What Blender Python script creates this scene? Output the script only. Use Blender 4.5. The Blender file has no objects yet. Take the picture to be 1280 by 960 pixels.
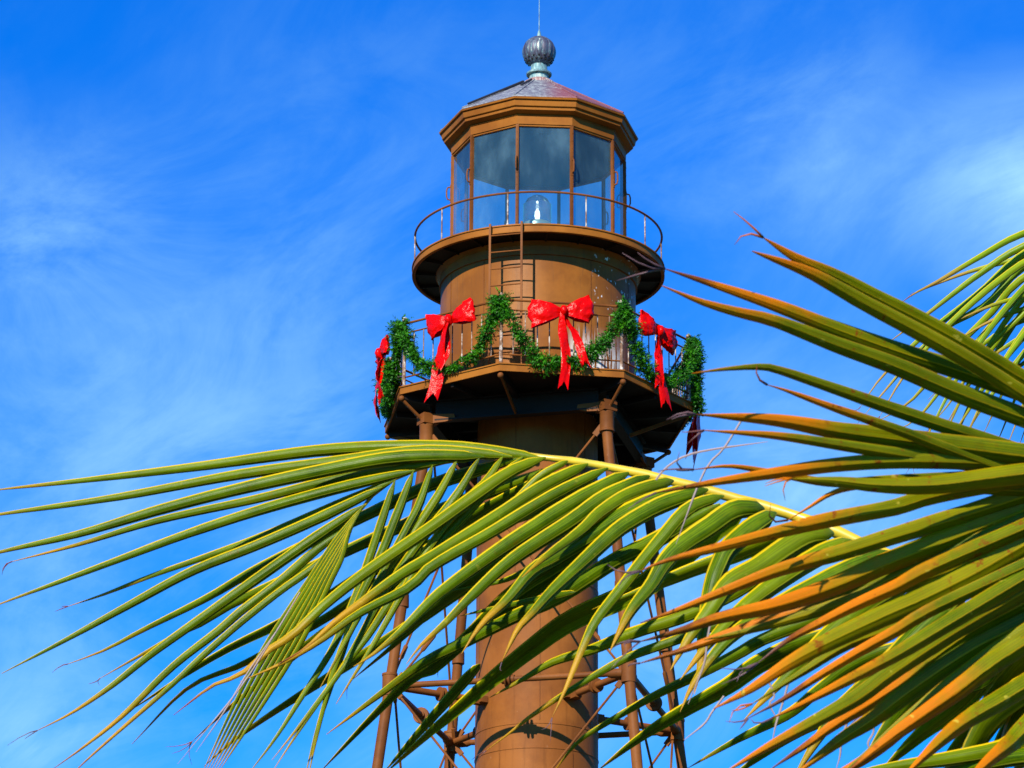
import bpy, math, random
import numpy as np
from mathutils import Vector, Matrix, noise
random.seed(7)
R = math.radians
S = bpy.context.scene
col = S.collection

# ------------------------------------------------------------------ camera
F_PX = 4631.7
PITCH, YAW, ROLL = 0.3377, 0.0074, 0.0061
CAM = Vector((0, -58, 1.6))
fw = Vector((-math.sin(YAW)*math.cos(PITCH), math.cos(YAW)*math.cos(PITCH), math.sin(PITCH)))
rt0 = Vector((math.cos(YAW), math.sin(YAW), 0)); up0 = rt0.cross(fw)
rt = rt0*math.cos(ROLL)+up0*math.sin(ROLL)
up = up0*math.cos(ROLL)-rt0*math.sin(ROLL)
cd = bpy.data.cameras.new('camera'); cam = bpy.data.objects.new('camera', cd); col.objects.link(cam)
M = Matrix.Identity(4)
for i in range(3):
    M[i][0] = rt[i]; M[i][1] = up[i]; M[i][2] = -fw[i]; M[i][3] = CAM[i]
cam.matrix_world = M
cd.sensor_width = 36; cd.lens = F_PX/1280*36
cd.clip_start = .1; cd.clip_end = 6000
cd.dof.use_dof = True; cd.dof.focus_distance = 17; cd.dof.aperture_fstop = 50
S.camera = cam

# ------------------------------------------------------------------ world, sun, exposure
SUN_AZ, SUN_EL = R(-21), R(31)      # azimuth measured from the tower-to-camera direction, minus = left
sd = Vector((math.sin(SUN_AZ)*math.cos(SUN_EL), -math.cos(SUN_AZ)*math.cos(SUN_EL), math.sin(SUN_EL)))
S.view_settings.view_transform = 'Standard'; S.view_settings.look = 'None'
S.view_settings.exposure = 0.62; S.view_settings.gamma = 1
W_ = bpy.data.worlds.new('World'); S.world = W_; W_.use_nodes = True
nt = W_.node_tree; N = nt.nodes; L = nt.links; N.clear()
out = N.new('ShaderNodeOutputWorld'); bg = N.new('ShaderNodeBackground'); L.new(bg.outputs[0], out.inputs[0])
bg.inputs[1].default_value = 0.07
sky = N.new('ShaderNodeTexSky'); sky.sky_type = 'NISHITA'; sky.sun_disc = False
sky.sun_elevation = SUN_EL; sky.sun_rotation = math.atan2(sd.x, sd.y)
sky.air_density = 1.0; sky.dust_density = 0.2; sky.ozone_density = 3.0
hs = N.new('ShaderNodeHueSaturation'); hs.inputs['Saturation'].default_value = 1.42; hs.inputs['Value'].default_value = .98
hs.inputs['Hue'].default_value = .500
L.new(sky.outputs[0], hs.inputs['Color'])
tc = N.new('ShaderNodeTexCoord')
def vmath(op, a=None, b=None):
    n = N.new('ShaderNodeVectorMath'); n.operation = op
    for i, v in enumerate((a, b)):
        if v is None: continue
        if isinstance(v, (tuple, Vector)): n.inputs[i].default_value = tuple(v)
        else: L.new(v, n.inputs[i])
    return n
def wm(op, a, b=None, c=None, clamp=False):
    n = N.new('ShaderNodeMath'); n.operation = op; n.use_clamp = clamp
    for i, v in enumerate((a, b, c)):
        if v is None: continue
        if isinstance(v, (int, float)): n.inputs[i].default_value = v
        else: L.new(v, n.inputs[i])
    return n.outputs[0]
D0 = tc.outputs['Generated']
def streaks(angle, scale, loc, detail, rough, dist, a, b):
    rv = N.new('ShaderNodeVectorRotate'); rv.rotation_type = 'Y_AXIS'; rv.inputs['Angle'].default_value = R(angle); L.new(D0, rv.inputs['Vector'])
    m_ = N.new('ShaderNodeMapping'); m_.inputs['Scale'].default_value = scale; m_.inputs['Location'].default_value = loc; L.new(rv.outputs[0], m_.inputs[0])
    n_ = N.new('ShaderNodeTexNoise'); n_.inputs['Scale'].default_value = 1.0; n_.inputs['Detail'].default_value = detail; n_.inputs['Roughness'].default_value = rough; n_.inputs['Distortion'].default_value = dist
    L.new(m_.outputs[0], n_.inputs['Vector'])
    r_ = N.new('ShaderNodeMapRange'); r_.interpolation_type = 'SMOOTHSTEP'; r_.inputs[1].default_value = a; r_.inputs[2].default_value = b; L.new(n_.outputs['Fac'], r_.inputs[0]); return r_.outputs[0]
cloud_a = streaks(24, (12, 9, 24), (3.1, 1.2, 4.3), 12, .64, .8, .36, .70)
cloud_b = streaks(40, (20, 14, 46), (7.7, 2.2, 1.3), 10, .62, 1.4, .40, .76)
cloud_c = streaks(20, (5, 5, 9), (1.7, 5.2, 8.3), 8, .55, .6, .35, .68)
def px_dir(x, y): return (fw + rt*((x-640)/F_PX) + up*((480-y)/F_PX)).normalized()
# wisps of cirrus sit where the sky of the place had them: soft patches of direction, broken up by noise
patches = [(1285, 235, .042, .95), (1040, 185, .045, .36), (50, 300, .050, .48), (180, 480, .08, .32), (20, 640, .09, .36), (420, 640, .09, .60), (30, 930, .05, .85), (420, 230, .07, .25), (1080, 640, .06, .75), (860, 700, .06, .5), (860, 250, .09, .25), (700, 940, .1, .3)]
acc = None
for (x, y, rad, amp) in patches:
    d = vmath('DISTANCE', D0, px_dir(x, y)).outputs['Value']
    e = wm('MULTIPLY', wm('POWER', wm('SUBTRACT', 1.0, wm('DIVIDE', d, rad, clamp=True), clamp=True), 1.3), amp)
    acc = e if acc is None else wm('ADD', acc, e)
both = wm('ADD', wm('ADD', wm('MULTIPLY', cloud_a, .50), wm('MULTIPLY', cloud_b, .14)), wm('MULTIPLY', cloud_c, .42))
cl = wm('ADD', wm('MULTIPLY', both, wm('ADD', acc, .07)), wm('MULTIPLY', acc, .07), clamp=True)
mix = N.new('ShaderNodeMix'); mix.data_type = 'RGBA'
tint = N.new('ShaderNodeMix'); tint.data_type = 'RGBA'; tint.blend_type = 'MULTIPLY'; tint.inputs[0].default_value = 1
L.new(hs.outputs[0], tint.inputs[6]); tint.inputs[7].default_value = (.03, 1.20, 2.12, 1)
L.new(cl, mix.inputs[0]); L.new(tint.outputs[2], mix.inputs[6]); mix.inputs[7].default_value = (4.2, 8.0, 9.7, 1)
L.new(mix.outputs[2], bg.inputs[0])

sl = bpy.data.lights.new('sun', 'SUN'); sl.energy = 4.9; sl.angle = R(.5); sl.color = (1, .93, .80)
so = bpy.data.objects.new('sun', sl); col.objects.link(so)
so.rotation_euler = sd.to_track_quat('Z', 'Y').to_euler(); so.location = sd*200

# ------------------------------------------------------------------ node material helper
class Mat:
    def __init__(s, name):
        s.m = bpy.data.materials.new(name); s.m.use_nodes = True
        s.n = s.m.node_tree.nodes; s.l = s.m.node_tree.links; s.n.clear()
        s.out = s.n.new('ShaderNodeOutputMaterial'); s.b = s.n.new('ShaderNodeBsdfPrincipled')
        s.l.new(s.b.outputs[0], s.out.inputs[0])
        s.tc = s.n.new('ShaderNodeTexCoord')
    def put(s, v, inp):
        if isinstance(v, (int, float)): inp.default_value = v
        elif isinstance(v, tuple): inp.default_value = v if len(v) == len(inp.default_value) else (*v, 1)
        else: s.l.new(v, inp)
    def noise(s, scale=5, detail=5, rough=.6, vec=None, stretch=None, dist=0, o='Fac'):
        t = s.n.new('ShaderNodeTexNoise'); t.inputs['Scale'].default_value = scale; t.inputs['Detail'].default_value = detail
        t.inputs['Roughness'].default_value = rough; t.inputs['Distortion'].default_value = dist
        v = vec if vec is not None else s.tc.outputs['Object']
        if stretch:
            m = s.n.new('ShaderNodeMapping'); m.inputs['Scale'].default_value = stretch; s.l.new(v, m.inputs[0]); v = m.outputs[0]
        s.l.new(v, t.inputs['Vector']); return t.outputs[o]
    def ramp(s, v, stops, mode='LINEAR'):
        r = s.n.new('ShaderNodeValToRGB'); r.color_ramp.interpolation = mode
        e = r.color_ramp.elements
        while len(e) < len(stops): e.new(.5)
        for el, (p, c) in zip(e, stops): el.position = p; el.color = (*c, 1) if len(c) == 3 else c
        s.l.new(v, r.inputs[0]); return r.outputs[0]
    def step(s, v, a, b):
        r = s.n.new('ShaderNodeMapRange'); r.interpolation_type = 'SMOOTHSTEP'; r.inputs[1].default_value = a; r.inputs[2].default_value = b
        s.put(v, r.inputs[0]); return r.outputs[0]
    def mix(s, f, a, b, t='MIX'):
        m = s.n.new('ShaderNodeMix'); m.data_type = 'RGBA'; m.blend_type = t
        s.put(f, m.inputs[0]); s.put(a, m.inputs[6]); s.put(b, m.inputs[7]); return m.outputs[2]
    def math(s, op, a, b=0.0, clamp=False):
        m = s.n.new('ShaderNodeMath'); m.operation = op; m.use_clamp = clamp
        s.put(a, m.inputs[0]); s.put(b, m.inputs[1]); return m.outputs[0]
    def bump(s, v, strength=.3, dist=.02):
        b = s.n.new('ShaderNodeBump'); b.inputs['Strength'].default_value = strength; b.inputs['Distance'].default_value = dist
        s.l.new(v, b.inputs['Height']); s.l.new(b.outputs[0], s.b.inputs['Normal']); return b
    def set(s, **k):
        for a, v in k.items(): s.put(v, s.b.inputs[a.replace('_', ' ')])
        return s

def paint(name, base, dark, rust=.5, streaks=True):
    m = Mat(name)
    big = m.noise(1.1, 5, .6); fine = m.noise(14, 6, .7)
    c = m.mix(m.step(big, .35, .65), base, dark)
    if streaks:
        st = m.noise(3.0, 4, .6, stretch=(4, 4, .35))
        c = m.mix(m.math('MULTIPLY', m.step(st, .52, .75), .45), c, tuple(v*.55 for v in dark))
    c = m.mix(m.math('MULTIPLY', m.step(fine, .66, .74), rust), c, (.50, .33, .20))
    c = m.mix(m.math('MULTIPLY', m.step(m.noise(30, 3, .5), .68, .74), rust*.8), c, (.05, .02, .01))
    m.set(Base_Color=c, Roughness=.55); m.b.inputs['Specular IOR Level'].default_value = .10; m.bump(fine, .25, .01)
    return m.m
BROWN = (.265, .088, .016); BROWN_D = (.185, .058, .011)
m_paint = paint('brown_paint', BROWN, BROWN_D, .30)
m_trim = paint('brown_trim', (.30, .105, .012), (.195, .062, .007), .45, False)
m_iron = paint('brown_iron', (.20, .066, .014), (.12, .038, .009), .6, False)
m_under = paint('underside_painted_shade', (.022, .015, .014), (.013, .010, .010), .05, False)  # brown ironwork with the shade below the decks put into its colour
m_rail = Mat('weathered_rail')
_n = m_rail.noise(9, 5, .7, stretch=(1, 1, .8))
m_rail.set(Base_Color=m_rail.ramp(_n, [(.34, (.06, .03, .015)), (.50, (.20, .10, .05)), (.60, (.48, .42, .36)), (.8, (.6, .55, .5))]), Roughness=.6); m_rail = m_rail.m

# drum paint with white streaks of droppings
md = Mat('drum_paint')
_b = md.noise(1.3, 5, .6); _f = md.noise(16, 6, .7); _s = md.noise(3.2, 5, .65, stretch=(5, 5, .28))
c_ = md.mix(md.step(_b, .35, .65), (.27, .094, .013), (.185, .061, .009))
c_ = md.mix(md.math('MULTIPLY', md.step(_s, .52, .72), .5), c_, (.11, .05, .018))
sx = md.n.new('ShaderNodeSeparateXYZ'); md.l.new(md.tc.outputs['Object'], sx.inputs[0])
_w = md.noise(6, 5, .7, stretch=(2.4, 2.4, .22))
wx = md.math('MULTIPLY', md.step(sx.outputs[0], .42, .62), md.math('SUBTRACT', 1.0, md.step(sx.outputs[0], 1.30, 1.45)))
wz = md.math('SUBTRACT', 1.0, md.step(sx.outputs[2], 21.9, 22.55))
c_ = md.mix(md.math('MULTIPLY', md.math('MULTIPLY', wx, wz), md.step(_w, .45, .53)), c_, (.72, .72, .70))
wx2 = md.math('MULTIPLY', md.step(sx.outputs[0], .85, 1.0), md.step(sx.outputs[2], 22.75, 22.95))
c_ = md.mix(md.math('MULTIPLY', wx2, md.step(md.noise(13, 3, .5, stretch=(1, 1, .6)), .64, .67)), c_, (.7, .7, .68))
c_ = md.mix(md.math('MULTIPLY', md.step(_f, .70, .76), .35), c_, (.45, .34, .22))
md.b.inputs['Specular IOR Level'].default_value = .12; md.set(Base_Color=c_, Roughness=.45); md.bump(_f, .2, .01); m_drum = md.m

mr_ = Mat('copper_roof')
_a = mr_.noise(2.6, 6, .7); _b = mr_.noise(11, 6, .75, stretch=(1, 1, .4))
sxx = mr_.n.new('ShaderNodeSeparateXYZ'); mr_.l.new(mr_.tc.outputs['Object'], sxx.inputs[0])
c_ = mr_.ramp(_b, [(.3, (.06, .06, .085)), (.48, (.17, .17, .20)), (.60, (.28, .31, .31)), (.72, (.60, .60, .52))])
redf = mr_.math('MULTIPLY', mr_.step(sxx.outputs[0], -.05, .45), mr_.step(_a, .30, .46))
c_ = mr_.mix(mr_.math('MULTIPLY', redf, .85), c_, (.22, .05, .055))
c_ = mr_.mix(mr_.math('MULTIPLY', mr_.step(_b, .62, .7), .8), c_, (.62, .60, .48))
mr_.set(Base_Color=c_, Roughness=.55, Metallic=.15); mr_.bump(_b, .3, .01); m_roof = mr_.m
mb = Mat('patina_copper')
_a = mb.noise(9, 6, .7, stretch=(3, 3, .35)); 
c_ = mb.ramp(_a, [(.34, (.025, .02, .04)), (.50, (.08, .08, .12)), (.59, (.08, .16, .19)), (.67, (.60, .60, .42))])
mb.set(Base_Color=c_, Roughness=.5, Metallic=.2); m_ball = mb.m
mn = Mat('turquoise_copper'); _a = mn.noise(8, 5, .7, stretch=(2, 2, .5))
mn.set(Base_Color=mn.ramp(_a, [(.35, (.10, .12, .13)), (.5, (.12, .26, .28)), (.68, (.40, .50, .44))]), Roughness=.5); m_neck = mn.m
mk = Mat('reddened_copper'); _a = mk.noise(9, 5, .7, stretch=(3, 3, .3))
mk.set(Base_Color=mk.ramp(_a, [(.35, (.20, .07, .06)), (.5, (.25, .13, .12)), (.62, (.55, .50, .42))]), Roughness=.5); m_neckred = mk.m
def plain(name, c, rough=.6, **k):
    m = Mat(name); f = m.noise(20, 4, .6); m.set(Base_Color=m.mix(f, c, tuple(v*.7 for v in c)), Roughness=rough, **k); return m.m
m_black = plain('black_hole', (.006, .006, .007), .9)
m_ceiling = plain('lantern_ceiling', (.04, .08, .11), .8)
m_inner = plain('lantern_floor', (.10, .10, .10), .8)
m_line = plain('dark_line', (.02, .02, .025), .6)
m_grey = plain('lamp_metal', (.30, .36, .38), .35, Metallic=.4)

mg = Mat('window_glass')
tr = mg.n.new('ShaderNodeBsdfTransparent'); tr.inputs[0].default_value = (.78, .94, .90, 1)
gl = mg.n.new('ShaderNodeBsdfGlossy'); gl.inputs['Roughness'].default_value = .03
df = mg.n.new('ShaderNodeBsdfDiffuse')
_d = mg.noise(1.6, 7, .62, stretch=(1.2, 1.2, .6))
mg.l.new(mg.ramp(_d, [(.3, (.06, .20, .30)), (.7, (.20, .38, .46))]), df.inputs[0])
lw = mg.n.new('ShaderNodeLayerWeight'); lw.inputs[0].default_value = .5; frv = mg.math('ADD', mg.math('MULTIPLY', mg.math('POWER', lw.outputs['Facing'], 4.0), .85), .07)
ms1 = mg.n.new('ShaderNodeMixShader'); ms2 = mg.n.new('ShaderNodeMixShader')
mg.l.new(mg.math('ADD', mg.math('MULTIPLY', mg.step(_d, .4, .72), .10), .14), ms1.inputs[0]); mg.l.new(tr.outputs[0], ms1.inputs[1]); mg.l.new(df.outputs[0], ms1.inputs[2])
mg.l.new(frv, ms2.inputs[0]); mg.l.new(ms1.outputs[0], ms2.inputs[1]); mg.l.new(gl.outputs[0], ms2.inputs[2])
mg.l.new(ms2.outputs[0], mg.out.inputs[0]); m_glass = mg.m
ml = Mat('lens_glass')
tr = ml.n.new('ShaderNodeBsdfTransparent'); tr.inputs[0].default_value = (.86, .93, .93, 1)
gl = ml.n.new('ShaderNodeBsdfGlossy'); gl.inputs['Roughness'].default_value = .08
lw = ml.n.new('ShaderNodeLayerWeight'); frv = ml.math('ADD', ml.math('MULTIPLY', ml.math('POWER', lw.outputs['Facing'], 3.0), .8), .26); ms1 = ml.n.new('ShaderNodeMixShader')
ml.l.new(frv, ms1.inputs[0]); ml.l.new(tr.outputs[0], ms1.inputs[1]); ml.l.new(gl.outputs[0], ms1.inputs[2]); ml.l.new(ms1.outputs[0], ml.out.inputs[0]); m_lens = ml.m
mq = Mat('lit_bulb'); mq.set(Base_Color=(1, 1, 1), Emission_Color=(1, .97, .85), Emission_Strength=2.2); m_bulb = mq.m

mred = Mat('red_vinyl_ribbon'); _a = mred.noise(13, 4, .6)
mred.set(Base_Color=mred.mix(mred.noise(3, 3), (.66, .002, .001), (.46, .001, .001)), Roughness=.22); mred.b.inputs['Specular IOR Level'].default_value = .10; mred.bump(_a, .5, .03); m_red = mred.m
mgr = Mat('garland_tinsel')
oi = mgr.noise(7, 3, .6)
mgr.set(Base_Color=mgr.ramp(oi, [(.35, (.008, .055, .001)), (.55, (.025, .16, .003)), (.7, (.08, .32, .006))]), Roughness=.4); mgr.b.inputs['Specular IOR Level'].default_value = .2; m_garland = mgr.m

def leafmat(name, ga, gb, rib, orange, spots=.0, edge=(.55, .50, .10), fade=.3, off=0., trl=.14, mott=.3):
    m = Mat(name)
    uv = m.n.new('ShaderNodeSeparateXYZ'); m.l.new(m.tc.outputs['UV'], uv.inputs[0])
    u, v = uv.outputs[0], uv.outputs[1]
    ob = m.n.new('ShaderNodeObjectInfo'); rnd = ob.outputs['Random']
    at = m.n.new('ShaderNodeAttribute'); at.attribute_type = 'OBJECT'; at.attribute_name = 'dry'; dry = at.outputs['Fac']
    streak = m.math('ADD', m.math('MULTIPLY', m.noise(1.0, 5, .7, vec=m.tc.outputs['UV'], stretch=(2.5, 14, 1)), .7), m.math('MULTIPLY', m.noise(11, 5, .65), .3))
    n1 = m.noise(9, 5, .65); n2 = m.noise(52, 5, .7)
    c = m.mix(m.step(streak, .35, .65), ga, gb)
    c = m.mix(m.math('MULTIPLY', m.math('SUBTRACT', rnd, .5), .7, True), c, (gb[0]*1.7, gb[1]*1.25, gb[2]))
    # yellow edge and midrib
    av = m.math('ABSOLUTE', v)
    c = m.mix(m.math('MULTIPLY', m.step(av, .90, .97), .40), c, edge)
    c = m.mix(m.math('SUBTRACT', 1.0, m.step(av, rib[3]*.6, rib[3])), c, rib[:3])
    # drying from the tip
    x = m.math('ADD', m.math('SUBTRACT', u, m.math('SUBTRACT', 1.0+off, dry)), m.math('MULTIPLY', m.math('SUBTRACT', n1, .5), mott))
    x = m.math('ADD', x, m.math('MULTIPLY', av, .05))
    c = m.mix(m.step(x, -fade, .04), c, m.mix(m.step(streak, .4, .6), orange, tuple(q*.7 for q in orange)))
    c = m.mix(m.step(x, .12, .24), c, (.19, .040, .008))
    c = m.mix(m.step(x, .24, .36), c, (.14, .08, .09))
    if spots:
        sp = m.math('MULTIPLY', m.step(n2, .57, .66), m.step(m.noise(6, 3, .5), .47, .62))
        c = m.mix(m.math('MULTIPLY', sp, spots), c, (.20, .022, .002))
        ln_ = m.noise(1.0, 4, .7, vec=m.tc.outputs['UV'], stretch=(4, 34, 1))
        c = m.mix(m.math('MULTIPLY', m.step(ln_, .50, .64), spots*.7), c, (.33, .19, .004))
        c = m.mix(m.math('MULTIPLY', m.step(m.noise(60, 2, .5), .70, .74), spots*.6), c, (.55, .45, .05))
    m.set(Base_Color=c, Roughness=.34); m.b.inputs['Specular IOR Level'].default_value = .16
    m.bump(m.noise(1.0, 2, .5, vec=m.tc.outputs['UV'], stretch=(1, 22, 1)), .35, .0015)
    t = m.n.new('ShaderNodeBsdfTranslucent'); m.l.new(m.mix(1.0, c, (1.2, 1.25, .6), 'MULTIPLY'), t.inputs[0])
    ms = m.n.new('ShaderNodeMixShader'); ms.inputs[0].default_value = trl
    m.l.new(m.b.outputs[0], ms.inputs[1]); m.l.new(t.outputs[0], ms.inputs[2]); m.l.new(ms.outputs[0], m.out.inputs[0])
    return m.m
m_leaf = leafmat('green_frond', (.004, .038, .0), (.14, .22, .0), (.66, .46, .006, .115), (.50, .26, .008), .25, (.45, .42, .03), .13, .07)
m_leafR = leafmat('olive_dry_frond', (.020, .075, .0), (.22, .23, .0), (.40, .30, .005, .06), (.70, .18, .001), .95, (.75, .28, .01), .22, .32, .14, .60)
m_leafB = leafmat('bright_frond', (.07, .16, .003), (.20, .30, .005), (.55, .45, .02, .12), (.40, .25, .04), .1, fade=.15)
mx = Mat('yellow_rachis'); _a = mx.noise(6, 4, .6)
mx.set(Base_Color=mx.ramp(_a, [(.35, (.42, .30, .015)), (.55, (.62, .42, .02)), (.75, (.35, .33, .02))]), Roughness=.35); m_rachis = mx.m
mt = Mat('palm_bark'); _a = mt.noise(5, 6, .7, stretch=(1, 1, 6))
mt.set(Base_Color=mt.ramp(_a, [(.35, (.09, .07, .05)), (.65, (.26, .22, .17))]), Roughness=.85); mt.bump(_a, .8, .03); m_bark = mt.m
mf = Mat('dry_fibre'); mf.set(Base_Color=mf.mix(mf.noise(9), (.42, .34, .34), (.24, .14, .10)), Roughness=.7); m_fibre = mf.m
mgd = Mat('sandy_grass'); _a = mgd.noise(.35, 8, .7); _b = mgd.noise(6, 6, .7)
mgd.set(Base_Color=mgd.mix(mgd.step(_a, .45, .6), mgd.mix(_b, (.02, .035, .01), (.04, .06, .015)), mgd.mix(_b, (.09, .075, .05), (.06, .05, .035))), Roughness=.95); mgd.bump(_b, .6, .05); m_ground = mgd.m

# ------------------------------------------------------------------ mesh helpers
class MB:
    def __init__(s): s.v = []; s.f = []; s.uv = None
    def add(s, vs, fs):
        o = len(s.v); s.v += [Vector(q) for q in vs]; s.f += [tuple(i+o for i in f) for f in fs]
    def box(s, c, size, mat=None):
        x, y, z = (q/2 for q in size); c = Vector(c)
        vs = [Vector((a*x, b*y, d*z)) for d in (-1, 1) for b in (-1, 1) for a in (-1, 1)]
        if mat is not None: vs = [mat @ q for q in vs]
        s.add([c+q for q in vs], [(0, 2, 3, 1), (4, 5, 7, 6), (0, 1, 5, 4), (2, 6, 7, 3), (0, 4, 6, 2), (1, 3, 7, 5)]); return s
    def bar(s, a, b, w, h, upv=(0, 0, 1)):
        a, b = Vector(a), Vector(b); t = (b-a); l = t.length; t.normalize()
        sd_ = t.cross(Vector(upv)).normalized(); u = sd_.cross(t)
        m = Matrix((t, sd_, u)).transposed()
        return s.box((a+b)/2, (l, w, h), m)
    def tube(s, pts, r, n=10, cap=True):
        pts = [Vector(p) for p in pts]; k = len(pts)
        rr = r if isinstance(r, (list, tuple)) else [r]*k
        vs = []; fs = []; ref = None
        for i, p in enumerate(pts):
            t = (pts[min(i+1, k-1)]-pts[max(i-1, 0)]).normalized()
            if ref is None: ref = t.orthogonal().normalized()
            ref = (ref-t*ref.dot(t)).normalized(); b = t.cross(ref)
            vs += [p+(ref*math.cos(2*math.pi*j/n)+b*math.sin(2*math.pi*j/n))*rr[i] for j in range(n)]
        for i in range(k-1):
            for j in range(n): fs.append((i*n+j, i*n+(j+1) % n, (i+1)*n+(j+1) % n, (i+1)*n+j))
        if cap: fs.append(tuple(range(n))[::-1]); fs.append(tuple((k-1)*n+j for j in range(n)))
        s.add(vs, fs); return s
    def lathe(s, prof, n=64, a0=0.0, c=(0, 0, 0), axis=None, close=False):
        c = Vector(c); vs = []; fs = []
        for (r, z) in prof:
            for j in range(n):
                a = a0+2*math.pi*j/n; p = Vector((r*math.sin(a), -r*math.cos(a), z))
                if axis is not None: p = axis @ p
                vs.append(c+p)
        k = len(prof)
        for i in range(k-1 if not close else k):
            for j in range(n):
                i2 = (i+1) % k
                fs.append((i*n+j, i*n+(j+1) % n, i2*n+(j+1) % n, i2*n+j))
        s.add(vs, fs)
        return s
    def ball(s, c, r, n=12):
        return s.lathe([(max(r*math.sin(math.pi*i/n), 1e-4), -r*math.cos(math.pi*i/n)) for i in range(n+1)], n*2, 0, c)
    def build(s, name, m, parent=None, origin=(0, 0, 0), angle=35):
        o3 = Vector(origin)
        me = bpy.data.meshes.new(name); me.from_pydata([v-o3 for v in s.v], [], s.f); me.validate(); me.update()
        if angle: 
            me.polygons.foreach_set('use_smooth', [True]*len(me.polygons)); me.set_sharp_from_angle(angle=R(angle))
        me.materials.append(m)
        o = bpy.data.objects.new(name, me); col.objects.link(o)
        if parent is not None: o.parent = parent
        return o
def thing(name, label, cat, loc=(0, 0, 0), rz=0, group=None):
    o = bpy.data.objects.new(name, None); col.objects.link(o); o.location = loc; o.rotation_euler = (0, 0, rz)
    o.empty_display_size = .3
    tag(o, label, cat, group); return o
def tag(o, label, cat, group=None, kind=None):
    o['label'] = label; o['category'] = cat
    if group: o['group'] = group
    if kind: o['kind'] = kind
    return o
def P(r, a, z): return Vector((r*math.sin(a), -r*math.cos(a), z))
def fan(mb, i0, n, c, flip=False):
    k = len(mb.v); mb.v.append(Vector(c))
    for j in range(n):
        f = (i0+j, i0+(j+1) % n, k); mb.f.append(f[::-1] if flip else f)

# ------------------------------------------------------------------ ground (structure)
g = MB(); ng = 60
g.lathe([(.001, 0), (8, 0), (30, .0), (120, 0), (600, 0), (2500, 0), (4500, 0)], 64)
go = g.build('ground', m_ground); go['kind'] = 'structure'

# ------------------------------------------------------------------ lighthouse
LH = thing('lighthouse', 'tall brown iron lighthouse with glazed lantern, two galleries and slanting pipe legs', 'lighthouse')
OA = R(-13.35)         # octagon vertex nearest the camera
DA = R(-14.0)          # decagon
DZ = 21.43; DR = 2.64  # lower deck
UZ = 23.99; UR = 2.11  # upper deck
# shaft
sh = MB(); prof = [(1.01, 0), (1.01, .4)]
prof = [(1.25, 0), (1.25, .35), (1.0, .40)]
for zb in (5.2, 10.4, 15.55, 15.95, 18.35): prof += [(.99, zb-.012), (.998, zb-.008), (.998, zb+.008), (.99, zb+.012)]
prof += [(.99, 21.27)]
sh.lathe(prof, 96); shaft = sh.build('shaft', m_paint, LH, angle=30)
s_ = MB()
for k in range(5):
    a = R(-50+72*k+20)
    for z0, z1 in ((0.45, 5.15), (5.25, 10.35), (10.45, 15.5), (16.0, 18.3), (18.4, 21.2)):
        s_.bar(P(.992, a+z0*.35, z0), P(.992, a+z0*.35, z1), .012, .006, P(1, a+z0*.35, 0))
s_.build('plate_seam', m_iron, shaft)
# lower deck
dk = MB(); T8 = 8
dk.lathe([(1.0, DZ-.02), (DR-.03, DZ-.02), (DR-.03, DZ), (DR, DZ), (DR, DZ-.02), (DR-.02, DZ-.022), (DR-.02, DZ-.13), (DR-.05, DZ-.13), (DR-.05, DZ-.10)], 8, OA)
deck = dk.build('gallery_deck', m_trim, LH, angle=20)
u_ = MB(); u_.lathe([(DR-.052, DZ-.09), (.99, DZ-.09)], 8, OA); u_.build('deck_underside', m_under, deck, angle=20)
# joists and square girder frame
jo = MB(); 
for k in range(8):
    a = OA+R(45*k); jo.bar(P(1.0, a, DZ-.15), P(DR-.1, a, DZ-.15), .07, .12)
    a2 = a+R(22.5); jo.bar(P(1.0, a2, DZ-.14), P(DR*.92-.08, a2, DZ-.14), .05, .09)
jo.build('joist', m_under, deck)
LEG_T = 2.06; LEG_TZ = 20.90
heads = [OA-R(45)+R(90)*k for k in range(4)]
gd = MB()
for k in range(4):
    p, q = P(LEG_T+.02, heads[k], 0), P(LEG_T+.02, heads[(k+1) % 4], 0)
    t = (q-p).normalized()
    for z, w, h in ((21.09, .03, .34), (20.93, .16, .025), (21.255, .16, .02)):
        gd.bar(p+t*.12+Vector((0, 0, z)), q-t*.12+Vector((0, 0, z)), w, h)
gd.build('girder_frame', m_under, deck)
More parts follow.
